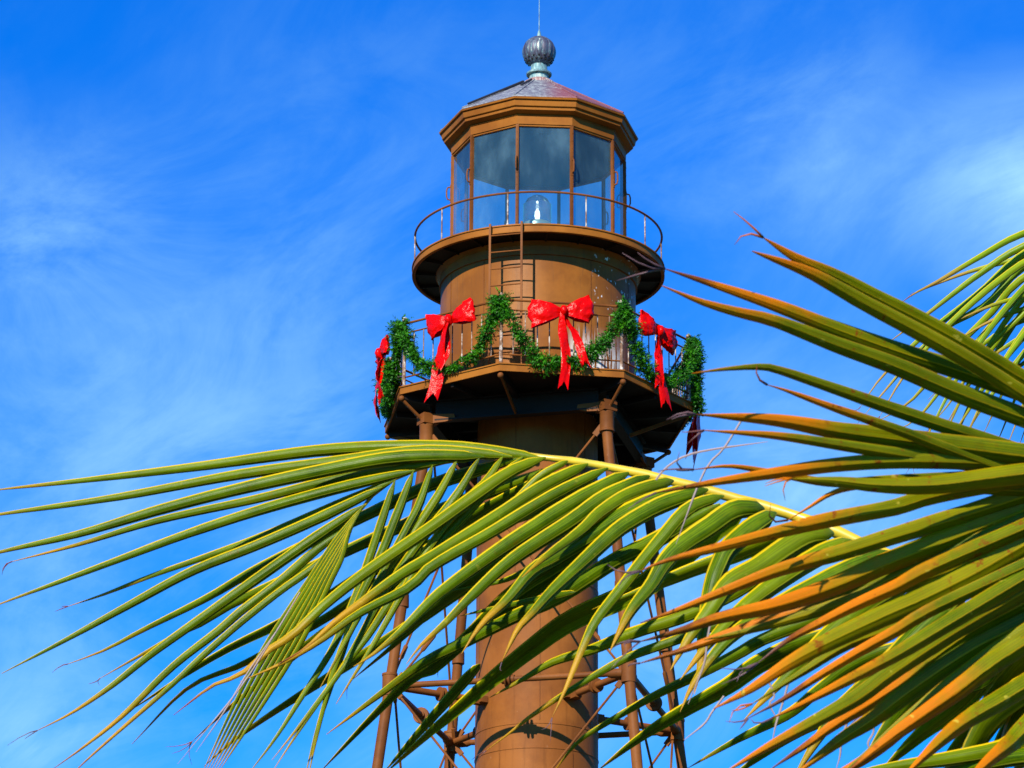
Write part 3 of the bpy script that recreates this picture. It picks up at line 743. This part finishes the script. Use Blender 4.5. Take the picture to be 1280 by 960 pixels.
# near coconut palm: crown out to the right of the view
PB = Vector((2.3, -51.9, 0)); PC = PB+Vector((-.15, -.05, 2.75))
PT = thing('coconut_palm', 'near coconut palm whose large green and browning fronds cross in front of the tower', 'palm tree', PB)
tk = MB(); tk.tube([PB, PB+Vector((-.02, 0, .3)), PB+Vector((-.06, -.02, 1.2)), PB+Vector((-.12, -.04, 2.2)), PC], [.24, .17, .14, .13, .16], 20); tk.build('trunk', m_bark, PT, PB)

# ---- frond 1: the arching frond in front of the tower
RA = [(PC.x, PC.y, PC.z)]+[tuple(Wp(x, y, d)) for x, y, d in [(1700, 905, 6.45), (1400, 800, 6.55), (1250, 752, 6.6), (1108, 694, 6.7), (1060, 671, 6.72), (1000, 647, 6.75), (930, 626, 6.8), (870, 609, 6.85), (810, 594, 6.9), (740, 580, 6.95), (690, 573, 7.0), (650, 569, 7.0), (600, 571, 7.0), (560, 576, 7.0), (520, 587, 7.0), (480, 606, 7.0), (455, 632, 7.0), (438, 655, 7.0), (410, 700, 6.98)]]
F1 = rachis('frond', PT, PB, RA, [.034, .030, .023, .016, .013, .0125, .0125, .012, .0105, .009, .0065, .0045, .002], m_rachis, 'arching green frond with yellow midrib crossing in front of the tower')
Lf = []   # (points, width, d0, d1, style, dry, fold, roll)
def lf(pts, w, d1, dry=.12, d0=6.98, style='drop', fold=None, roll=0, **k):
    leaflet(F1, PB, pts, w*.82, d0, d1, m_leaf, style, dry, fold, roll, **k)
# leaflets near the tip that sweep to the left
lf([(680, 574), (600, 562), (520, 558), (400, 563), (250, 583), (110, 600), (0, 612), (-25, 616)], 20, 7.15, .10, fold=(20, 30), wb=.7)
lf([(640, 571), (560, 564), (500, 566), (420, 577), (300, 593), (150, 621), (0, 643), (-60, 652)], 19, 7.1, .08, fold=(20, 35), wb=.7)
lf([(605, 571), (540, 570), (480, 574), (400, 589), (300, 611), (200, 637), (100, 667), (0, 690), (-50, 705)], 22, 7.0, .08, fold=(22, 30), wb=.7)
lf([(560, 577), (480, 588), (400, 604), (320, 624), (200, 650), (100, 680), (15, 702)], 16, 7.12, .16, fold=(20, 40), fibre=True)
lf([(519, 588), (460, 601), (400, 616), (320, 639), (230, 669), (150, 699), (70, 729), (0, 755), (-20, 765)], 17, 7.0, .06, fold=(20, 30))
lf([(494, 600), (420, 632), (330, 670), (270, 692), (190, 720), (130, 743), (85, 758)], 15, 7.1, .18, fold=(20, 45), fibre=True)
lf([(478, 609), (400, 647), (320, 682), (240, 714), (160, 757), (80, 801), (2, 842)], 17, 6.95, .05, fold=(18, 30))
lf([(650, 573), (550, 602), (462, 642), (400, 672), (320, 712), (260, 747), (180, 787), (130, 813), (85, 830)], 19, 7.35, .12, fold=(15, 35), fibre=True)
lf([(456, 631), (400, 668), (330, 717), (260, 767), (190, 817), (140, 857), (90, 891), (47, 913)], 17, 6.9, .18, fold=(18, 35), fibre=True)
lf([(700, 584), (575, 628), (487, 664), (400, 704), (300, 750), (250, 780), (215, 797), (125, 848)], 20, 7.4, .08, fold=(12, 30), fibre=True)
lf([(441, 657), (400, 684), (350, 727), (300, 765), (275, 787), (215, 834), (155, 893), (107, 932), (68, 960)], 15, 6.88, .28, fold=(18, 35), fibre=True)
lf([(437, 663), (397, 705), (350, 739), (300, 779), (250, 823), (215, 856), (150, 913), (100, 958), (85, 975)], 12, 6.86, .30, fold=(18, 35))
lf([(760, 600), (600, 662), (485, 703), (410, 747), (345, 782), (280, 814), (220, 851), (160, 890)], 24, 7.5, .05, fold=(-35, 40))
lf([(780, 605), (620, 655), (540, 702), (470, 752), (400, 795), (330, 850), (290, 882), (240, 927)], 24, 7.5, .10, fold=(-30, 45), fibre=True)
lf([(800, 610), (680, 672), (600, 722), (500, 790), (410, 847), (340, 892), (290, 927), (255, 958)], 24, 7.5, .12, fold=(-25, 45))
lf([(690, 590), (600, 640), (530, 690), (470, 730), (415, 768), (360, 800), (300, 832), (235, 860), (165, 930)], 17, 7.3, .2, fold=(-20, 45))
# unopened bundle at the tip
for i in range(7):
    lf([(455-3.0*i, 632+5*i), (422+1.0*i, 672+4*i), (388+4.6*i, 722), (336+7.0*i, 800), (298+6.2*i, 870), (252+3.2*i, 968)], 8.0, 6.93-.012*i, .08, d0=6.96-.01*i, fold=(15, 25), taper=3)
# leaflets hanging down from the far side of the rachis arch (yellow ribs)
near = [
 ([(494, 600), (474, 662), (456, 715), (440, 757), (415, 812), (377, 872), (345, 922), (310, 968)], 14, .06),
 ([(517, 589), (497, 642), (475, 697), (447, 755), (428, 815), (400, 900), (380, 975)], 15, .05),
 ([(541, 581), (525, 628), (512, 654), (487, 700), (460, 750), (425, 815), (400, 860)], 13, .08),
 ([(572, 574), (550, 616), (520, 662), (490, 705), (452, 762), (420, 830), (395, 925), (385, 975)], 15, .05),
 ([(600, 571), (570, 621), (537, 662), (500, 712), (470, 760), (430, 832), (380, 900), (340, 950)], 15, .12),
 ([(629, 570), (607, 603), (580, 629), (550, 667), (525, 702), (500, 747), (470, 800), (420, 880)], 15, .07),
 ([(655, 570), (615, 607), (577, 649), (540, 690), (490, 750), (460, 795), (425, 840), (380, 905), (340, 965)], 16, .10),
]
for pts, w, dry in near: lf(pts, w, 6.8, dry, fold=(22, 38))
big = [
 ([(682, 572), (640, 589), (590, 623), (540, 659), (460, 714), (410, 753), (365, 795), (340, 810), (302, 843), (265, 858), (217, 894)], 22, .32, 6.72),
 ([(710, 576), (675, 596), (640, 630), (600, 665), (555, 690)], 13, .05, 6.9),
 ([(735, 580), (680, 608), (615, 650), (540, 696), (500, 719), (450, 755), (417, 779), (380, 812), (347, 830)], 23, .30, 6.68),
 ([(760, 585), (690, 620), (615, 665), (540, 708), (512, 734), (450, 766), (400, 801), (355, 828), (300, 852)], 20, .22, 6.66),
 ([(786, 591), (715, 630), (665, 661), (615, 694), (565, 730), (540, 750), (502, 788), (465, 819), (442, 833)], 27, .12, 6.64),
 ([(812, 595), (755, 623), (715, 651), (640, 700), (590, 745), (557, 779), (527, 806), (508, 830)], 26, .18, 6.62),
 ([(842, 601), (790, 617), (752, 640), (727, 663), (690, 690), (670, 706), (652, 722)], 24, .15, 6.60),
 ([(862, 611), (790, 638), (740, 669), (690, 699), (665, 714), (635, 749), (602, 781), (577, 817)], 30, .22, 6.58),
 ([(885, 612), (830, 630), (790, 651), (765, 669), (727, 704), (690, 739), (665, 767), (647, 787), (627, 828)], 28, .24, 6.56),
 ([(905, 620), (862, 636), (827, 674), (802, 704), (777, 736), (747, 774), (732, 803), (707, 862), (690, 897)], 24, .28, 6.54),
 ([(955, 636), (920, 638), (887, 659), (850, 684), (830, 706), (815, 731), (790, 762), (772, 795), (762, 815)], 36, .14, 6.52),
 ([(970, 641), (940, 661), (912, 685), (900, 707), (890, 735), (880, 790), (876, 830), (868, 868)], 34, .20, 6.50),
 ([(1042, 667), (1012, 670), (987, 684), (950, 709), (912, 730), (890, 760), (860, 800), (838, 838)], 40, .14, 6.50),
 ([(1065, 676), (1025, 694), (980, 722), (930, 760), (890, 800), (850, 850)], 32, .16, 6.48),
 ([(1112, 690), (1040, 722), (960, 765), (910, 800), (870, 850), (850, 890)], 32, .18, 6.46),
 ([(1160, 715), (1100, 745), (1040, 790), (980, 850), (930, 900)], 34, .14, 6.44),
 ([(1210, 735), (1160, 780), (1100, 840), (1040, 900), (990, 975)], 36, .14, 6.42),
]
for i, (pts, w, dry, d1) in enumerate(big):
    lf(pts, w, d1, dry, d0=6.98-.025*i, fold=(prng.uniform(14, 28), prng.uniform(35, 50)), wb=.62)
# far-side leaflets seen from below, mostly in shade
far = [
 ([(930, 640), (870, 680), (802, 735), (715, 775), (665, 810), (615, 850), (565, 893), (540, 914), (480, 968)], 38, .05, 7.35, (-40, 40)),
 ([(790, 640), (720, 690), (640, 742), (590, 792), (540, 837), (515, 848), (465, 897), (400, 965)], 26, .04, 7.4, (-35, 45)),
 ([(980, 700), (920, 740), (860, 769), (790, 792), (740, 812), (690, 828), (652, 850), (612, 872)], 24, .06, 7.2, (15, 45)),
 ([(900, 630), (815, 678), (765, 703), (700, 745), (640, 772), (580, 803), (530, 828), (472, 870), (408, 918)], 26, .10, 7.3, (10, 50)),
 ([(1020, 740), (940, 765), (860, 795), (790, 820), (755, 838), (702, 870), (660, 898), (640, 914), (608, 938)], 17, .20, 7.1, (15, 45)),
 ([(1060, 760), (960, 797), (920, 819), (862, 849), (815, 872), (752, 908), (720, 930), (690, 968)], 20, .08, 7.2, (0, 45)),
 ([(1040, 790), (955, 827), (912, 857), (850, 892), (800, 923), (745, 965)], 32, .05, 7.2, (-25, 40)),
 ([(1150, 800), (1075, 827), (1025, 862), (987, 892), (925, 923), (860, 960)], 22, .05, 7.2, (0, 45)),
 ([(1150, 850), (1080, 880), (1000, 915), (930, 960), (900, 985)], 22, .05, 7.25, (-20, 45)),
 ([(860, 620), (790, 650), (730, 690), (660, 745), (600, 790), (550, 835)], 26, .05, 7.3, (-30, 45)),
 ([(720, 590), (660, 610), (600, 642), (560, 668), (500, 700)], 20, .05, 7.25, (10, 45)),
 ([(640, 575), (600, 590), (560, 603), (510, 620), (468, 645)], 15, .05, 7.25, (15, 45)),
 ([(840, 615), (760, 640), (690, 660), (620, 700), (560, 745), (500, 800), (440, 850)], 22, .06, 7.4, (-20, 45)),
 ([(1000, 660), (930, 690), (860, 715), (800, 740), (740, 762)], 28, .05, 7.1, (-20, 40)),
 ([(760, 640), (690, 690), (640, 722), (585, 735), (545, 742)], 12, .05, 7.2, (20, 45)),
 ([(720, 740), (660, 752), (610, 762), (575, 770)], 12, .1, 7.2, (20, 45)),
 ([(600, 830), (560, 875), (520, 920), (480, 965)], 18, .05, 7.2, (-20, 45)),
]
for pts, w, dry, d1, fo in far: lf(pts, w, d1, dry, d0=7.05, fold=fo)

# ---- frond 2: the closest frond, olive and browning, fanning out of the right edge
RB = [(PC.x, PC.y, PC.z)]+[tuple(Wp(x, y, d)) for x, y, d in [(2450, 560, 5.1), (2000, 520, 4.8), (1700, 530, 4.6), (1520, 550, 4.5), (1400, 572, 4.45)]]
F2 = rachis('frond', PT, PB, RB, [.032, .024, .018, .012, .007, .003], m_rachis, 'closest frond with broad olive leaflets drying to orange and brown, fanning out of the right edge')
def lr_(pts, w, dry, d1=4.25, d0=4.45, fold=None, roll=0, **k):
    e = pts[-1]; p = pts[-2]   # the blade continues out of view to the rachis
    L_ = math.hypot(e[0]-p[0], e[1]-p[1]); far_ = 150
    ext = (e[0]+(e[0]-p[0])/L_*far_, e[1]+(e[1]-p[1])/L_*far_)
    leaflet(F2, PB, [ext]+pts[::-1], w*.82, d0, d1, m_leafR, 'flat', dry, fold, roll, wb=.8, **{**dict(taper=3.2, n=34), **k})
right = [
 ([(954, 297), (996, 323), (1040, 343), (1082, 365), (1157, 403), (1220, 438), (1280, 474)], 24, .34, dict(fold=(8, 20), taper=7, roll=8)),
 ([(940, 314), (1007, 339), (1045, 359), (1082, 380), (1157, 420), (1220, 456), (1280, 494)], 24, .34, dict(fold=(10, 30), taper=7, d1=4.24)),
 ([(831, 336), (887, 354), (970, 382), (1045, 411), (1120, 438), (1195, 462), (1280, 492)], 28, .50, dict(fold=(12, 30))),
 ([(827, 357), (876, 377), (921, 390), (970, 402), (1045, 431), (1120, 458), (1195, 490), (1280, 522)], 29, .40, dict(fold=(12, 30))),
 ([(865, 467), (902, 462), (944, 459), (970, 462), (1045, 487), (1120, 513), (1195, 538), (1250, 556)], 22, .30, dict(fold=(12, 35))),
 ([(959, 481), (985, 489), (1045, 511), (1120, 537), (1180, 560)], 18, .48, dict(fold=(12, 35))),
 ([(869, 518), (970, 526), (1045, 539), (1120, 549), (1195, 559), (1280, 570)], 36, .50, dict(fork=True, fold=(10, 40))),
 ([(880, 538), (970, 545), (1045, 556), (1120, 568), (1200, 580)], 22, .40, dict(fold=(12, 45))),
 ([(820, 616), (895, 603), (970, 592), (1045, 582), (1120, 577), (1200, 578), (1280, 582)], 28, .52, dict(fold=(12, 45))),
 ([(867, 587), (914, 583), (970, 592), (1040, 604), (1120, 600)], 16, .45, dict(fold=(12, 45))),
 ([(990, 598), (1040, 600), (1100, 606), (1170, 606), (1250, 596)], 34, .10, dict(fold=(12, 60), roll=-20)),
 ([(985, 650), (1012, 634), (1040, 617), (1075, 608), (1120, 606), (1200, 610)], 22, .40, dict(fold=(12, 50), taper=2)),
 ([(800, 714), (832, 701), (900, 684), (962, 668), (1025, 653), (1120, 635), (1165, 621), (1280, 598)], 29, .50, {}),
 ([(800, 779), (850, 762), (912, 738), (975, 714), (1050, 693), (1120, 671), (1190, 650), (1280, 621)], 32, .50, {}),
 ([(800, 802), (850, 789), (900, 773), (975, 757), (1040, 735), (1115, 703), (1190, 674), (1280, 638)], 38, .52, dict(fork=True)),
 ([(800, 829), (850, 814), (900, 797), (950, 781), (1000, 767), (1077, 739), (1140, 712), (1215, 684), (1280, 654)], 32, .50, dict(d1=4.3)),
 ([(880, 800), (930, 790), (990, 774), (1050, 756), (1120, 735), (1190, 712), (1280, 672)], 28, .12, dict(d1=4.32)),
 ([(947, 829), (987, 800), (1025, 780), (1075, 755), (1120, 735), (1165, 711), (1280, 661)], 30, .52, {}),
 ([(892, 886), (937, 862), (987, 829), (1037, 802), (1120, 763), (1140, 755), (1215, 718), (1280, 681)], 38, .42, {}),
 ([(940, 880), (1005, 840), (1060, 806), (1120, 783), (1190, 744), (1280, 700)], 30, .10, dict(d1=4.3)),
 ([(935, 898), (980, 874), (1025, 845), (1075, 815), (1120, 790), (1165, 763), (1280, 709)], 24, .50, {}),
 ([(965, 898), (1000, 882), (1050, 857), (1120, 820), (1190, 778), (1280, 724)], 32, .45, {}),
 ([(905, 966), (962, 934), (1012, 908), (1075, 873), (1115, 843), (1190, 793), (1280, 740)], 40, .28, dict(fold=(10, 60))),
 ([(960, 964), (1012, 930), (1050, 903), (1120, 860), (1165, 824), (1215, 789), (1280, 754)], 34, .45, {}),
 ([(990, 972), (1050, 926), (1090, 900), (1140, 862), (1215, 812), (1280, 779)], 40, .34, {}),
 ([(1040, 978), (1090, 940), (1135, 902), (1190, 858), (1240, 822), (1280, 796)], 34, .18, {}),
 ([(1055, 968), (1115, 922), (1190, 870), (1240, 832), (1280, 806)], 38, .46, {}),
 ([(1128, 972), (1180, 924), (1215, 898), (1250, 878), (1280, 860)], 40, .40, {}),
 ([(1200, 985), (1240, 950), (1265, 930), (1290, 905)], 40, .40, {}),
 ([(1010, 985), (1080, 950), (1140, 900), (1200, 850), (1280, 790)], 34, .30, dict(d1=4.4)),
]
for i, (pts, w, dry, k) in enumerate(right):
    k = dict(k); dry = dry+(.03+.06*(i % 3) if i >= 12 and dry > .2 else .02)
    d1 = k.pop('d1', 4.25)+prng.uniform(-.06, .06)
    lr_(pts, w, dry, d1, 4.42+.012*(i % 5), **k)

# ---- frond 3: green frond of the same palm low on the right, behind the closest one
RC = [(PC.x, PC.y, PC.z)]+[tuple(Wp(x, y, d)) for x, y, d in [(1700, 1000, 6.0), (1450, 860, 5.9), (1330, 812, 5.9), (1270, 800, 5.9), (1215, 797, 5.95), (1175, 803, 6.0)]]
F3 = rachis('frond', PT, PB, RC, [.028, .020, .014, .010, .007, .005, .002], m_rachis, 'dark green frond low at the right, behind the closest frond')
for pts, w, fo in [
 ([(1232, 800), (1215, 808), (1180, 838), (1145, 868), (1110, 912), (1080, 950)], 40, (10, 40)),
 ([(1250, 800), (1235, 850), (1177, 868), (1125, 878), (1085, 890)], 16, (20, 40)),
 ([(1300, 850), (1275, 868), (1242, 895), (1215, 937), (1190, 985)], 40, (10, 45)),
 ([(1330, 860), (1285, 890), (1262, 930), (1240, 985)], 36, (10, 45)),
 ([(1400, 915), (1280, 925), (1252, 936), (1190, 948), (1095, 962), (1040, 975)], 26, (15, 40)),
 ([(1350, 950), (1280, 945), (1200, 962), (1120, 985)], 26, (15, 40)),
 ([(1320, 815), (1290, 822), (1255, 860), (1225, 900), (1170, 960)], 34, (-30, 45)),
 ([(1280, 803), (1250, 822), (1200, 880), (1150, 920), (1100, 965)], 34, (-30, 45)),
 ([(1350, 830), (1310, 850), (1270, 900), (1230, 960)], 36, (-30, 45)),
 ([(1215, 800), (1180, 800), (1140, 815), (1090, 850), (1050, 880), (1020, 905)], 28, (-20, 45)),
 ([(1330, 780), (1290, 776), (1240, 780), (1190, 800)], 30, (-20, 45)),
 ([(1400, 880), (1340, 900), (1290, 940), (1262, 975)], 36, (10, 45)),
]:
    leaflet(F3, PB, pts, w, 5.95, 6.15, m_leaf, 'drop', .06, fo, 0, wb=.6)

# ---- far palm: only one frond shows, upper right
QB = Vector((3.6, -45.2, 0)); QC = QB+Vector((-.1, .1, 5.0))
QT = thing('coconut_palm', 'farther coconut palm, only its thin light green leaflets showing at the upper right', 'palm tree', QB)
tk = MB(); tk.tube([QB, QB+Vector((0, 0, .4)), QB+Vector((-.05, .05, 2.6)), QC], [.26, .18, .14, .16], 20); tk.build('trunk', m_bark, QT, QB)
RD = [(QC.x, QC.y, QC.z)]+[tuple(Wp(x, y, d)) for x, y, d in [(1750, 380, 12.4), (1600, 300, 12.2), (1480, 270, 12.0), (1380, 280, 12.0), (1300, 310, 12.0)]]
F4 = rachis('frond', QT, QB, RD, [.030, .026, .020, .014, .008, .003], m_rachis, 'single light green frond with thin hanging leaflets')
def lb(pts, w, dry=.12, d1=11.9, fold=(15, 40)): leaflet(F4, QB, pts, w, 12.0, d1, m_leafB, 'drop', dry, fold, 0, n=22)
for pts, w, dry in [
 ([(1380, 262), (1280, 292), (1227, 320), (1174, 351), (1143, 367), (1126, 379)], 10, .2),
 ([(1380, 275), (1280, 308), (1227, 341), (1196, 364), (1156, 395), (1108, 430)], 10, .12),
 ([(1380, 300), (1280, 322), (1215, 339), (1171, 355), (1145, 366)], 8, .25),
 ([(1370, 270), (1280, 317), (1227, 364), (1174, 405), (1143, 430), (1100, 474), (1076, 508)], 10, .12),
 ([(1380, 280), (1280, 333), (1234, 380), (1184, 408), (1152, 436), (1100, 496), (1080, 520)], 10, .12),
 ([(1390, 290), (1280, 347), (1240, 390), (1190, 440), (1140, 500), (1096, 527)], 10, .1),
 ([(1390, 300), (1300, 345), (1250, 395), (1200, 455), (1150, 520), (1121, 537)], 10, .08),
 ([(1400, 320), (1330, 345), (1280, 369), (1240, 382), (1202, 398), (1178, 409)], 8, .22),
 ([(1410, 330), (1340, 365), (1280, 386), (1246, 398), (1215, 414), (1190, 432)], 8, .22),
 ([(1400, 300), (1330, 340), (1280, 392), (1230, 440), (1190, 500), (1165, 530)], 9, .08),
 ([(1410, 310), (1340, 360), (1290, 410), (1240, 470), (1200, 530), (1180, 560)], 9, .08),
 ([(1400, 280), (1300, 318), (1250, 350), (1205, 388), (1165, 428), (1130, 470), (1100, 520)], 10, .1),
 ([(1420, 330), (1350, 370), (1290, 430), (1250, 480), (1215, 530), (1195, 575)], 9, .08),
 ([(1420, 350), (1360, 380), (1280, 400), (1230, 430), (1190, 470), (1160, 500)], 9, .12),
 ([(1430, 360), (1360, 390), (1290, 415), (1240, 445), (1215, 462)], 10, .1),
 ([(1440, 370), (1370, 400), (1300, 440), (1260, 470), (1235, 500)], 9, .1)]:
    lb(pts, w, dry, 11.9+prng.uniform(-.25, .25))
for i in range(16):
    x0 = 1290+i*9; x1 = 1150+i*13+prng.uniform(-12, 12); y1 = prng.uniform(535, 585)
    y0 = 340+i*2
    lb([(x0+70, y0-30), (x0, y0+10), ((x0+x1)/2-6, (y0+y1)/2-8), (x1, y1)], 8, .08, 11.9+prng.uniform(-.4, .4))

# blades along the part of each frond that lies outside the view, and the rest of each crown
def in_view(p, margin=25):
    d = p-CAM; z = d.dot(fw)
    if z < .2: return False
    x = 640+F_PX*d.dot(rt)/z; y = 480-F_PX*d.dot(up)/z
    return -margin < x < 1280+margin and -margin < y < 960+margin
def blade(mb_, uvs, p, dirv, length, width, droop):
    n = 9; pts = []; q = Vector(p); d = dirv.normalized()
    for i in range(n):
        pts.append(q.copy()); d = (d+Vector((0, 0, -droop/n))).normalized(); q = q+d*length/(n-1)
    if any(in_view(v) for v in pts): return
    k = len(mb_.v)
    for i in range(n):
        t = i/(n-1); T = (pts[min(i+1, n-1)]-pts[max(i-1, 0)]).normalized()
        sd2 = T.cross(Vector((0, 0, 1))).normalized(); u2 = sd2.cross(T)
        w = width*min(1, .4+t*4)*(1-t**2.5)**.8+.001
        mb_.v += [pts[i]+sd2*w-u2*w*.9, pts[i], pts[i]-sd2*w-u2*w*.9]; uvs += [(t, -1), (t, 0), (t, 1)]
    for i in range(n-1):
        a_ = k+i*3; mb_.f += [(a_, a_+1, a_+4, a_+3), (a_+1, a_+2, a_+5, a_+4)]
def blades_along(path, t0, t1, count, length, width, droop, mat, parent, org, name='leaflet', each=False):
    n = 80; c = [Vector(q) for q in cr_spline(path, n)]
    mb_ = MB(); uvs = []
    for i in range(count):
        t = t0+(t1-t0)*i/(count-1); k = min(int(t*(n-1)), n-2); T = (c[k+1]-c[k]).normalized(); side = T.cross(Vector((0, 0, 1))).normalized()
        sc = math.sin(math.pi*min(1, .25+.7*t))
        for sg in (-1, 1):
            b0 = len(mb_.v)
            blade(mb_, uvs, c[k], side*sg+T*.75+Vector((0, 0, prng.uniform(-.1, .35))), length*sc*prng.uniform(.85, 1.1), width, droop*prng.uniform(.8, 1.3))
    if not mb_.v: return
    o = mb_.build(name, mat, parent, org, angle=None); me = o.data
    ul = me.uv_layers.new(name='UVMap')
    for lp in me.loops: ul.data[lp.index].uv = uvs[lp.vertex_index]
    o['dry'] = .1; o['kind'] = 'stuff'
    return o
for F_, path, mat, org, ts in ((F1, RA, m_leaf, PB, (.12, .62)), (F2, RB, m_leafR, PB, (.2, .9)), (F3, RC, m_leaf, PB, (.2, .8)), (F4, RD, m_leafB, QB, (.2, .95))):
    blades_along(path, ts[0], ts[1], 34, .95, .021, 1.0, mat, F_, org)
for T_, base, crown, mat, azs in ((PT, PB, PC, m_leaf, (15, 60, 100, 140, -20, -60)), (QT, QB, QC, m_leafB, (0, 45, 85, 125, 165, -45))):
    for az in azs:
        a_ = R(az); h = Vector((math.cos(a_), math.sin(a_), 0)); L4 = prng.uniform(2.6, 3.3); rise = prng.uniform(.7, 1.5)
        path = [tuple(crown+h*L4*t+Vector((0, 0, rise*t*2.2-rise*3.1*t*t))) for t in (0, .2, .4, .6, .8, 1)]
        if any(in_view(Vector(p)) for p in path): continue
        fr_ = rachis('frond', T_, base, path, [.03, .022, .014, .008, .003], m_rachis)
        blades_along(path, .15, 1, 40, .95, .021, 1.1, mat, fr_, base)

# loose dry fibres hanging off the fronds
fb = MB()
for a, b, c, d in [((930, 520), (905, 560), (880, 590), (845, 680)), ((820, 600), (835, 583), (870, 566), (960, 552)), ((375, 740), (345, 790), (300, 860), (222, 955)), ((345, 790), (310, 840), (280, 890), (245, 940)), ((890, 770), (884, 800), (880, 830), (860, 880)), ((985, 855), (978, 880), (970, 905), (965, 930)), ((905, 870), (890, 890), (880, 905), (855, 925)), ((960, 850), (968, 870), (962, 880), (972, 900)), ((1060, 900), (1052, 925), (1050, 945), (1045, 962)), ((1090, 900), (1092, 915), (1085, 930), (1094, 945))]:
    dd = 6.6 if a[0] < 600 else 5.0
    q = cr_spline([a, b, c, d], 14); fb.tube([Wp(x, y, dd) for x, y in q], [.0016]*10+[.0012, .001, .0007, .0004], 5)
f_o = fb.build('dry_fibre', m_fibre, PT, PB)
f_o['kind'] = 'stuff'
S.render.resolution_x = 1024; S.render.resolution_y = 768
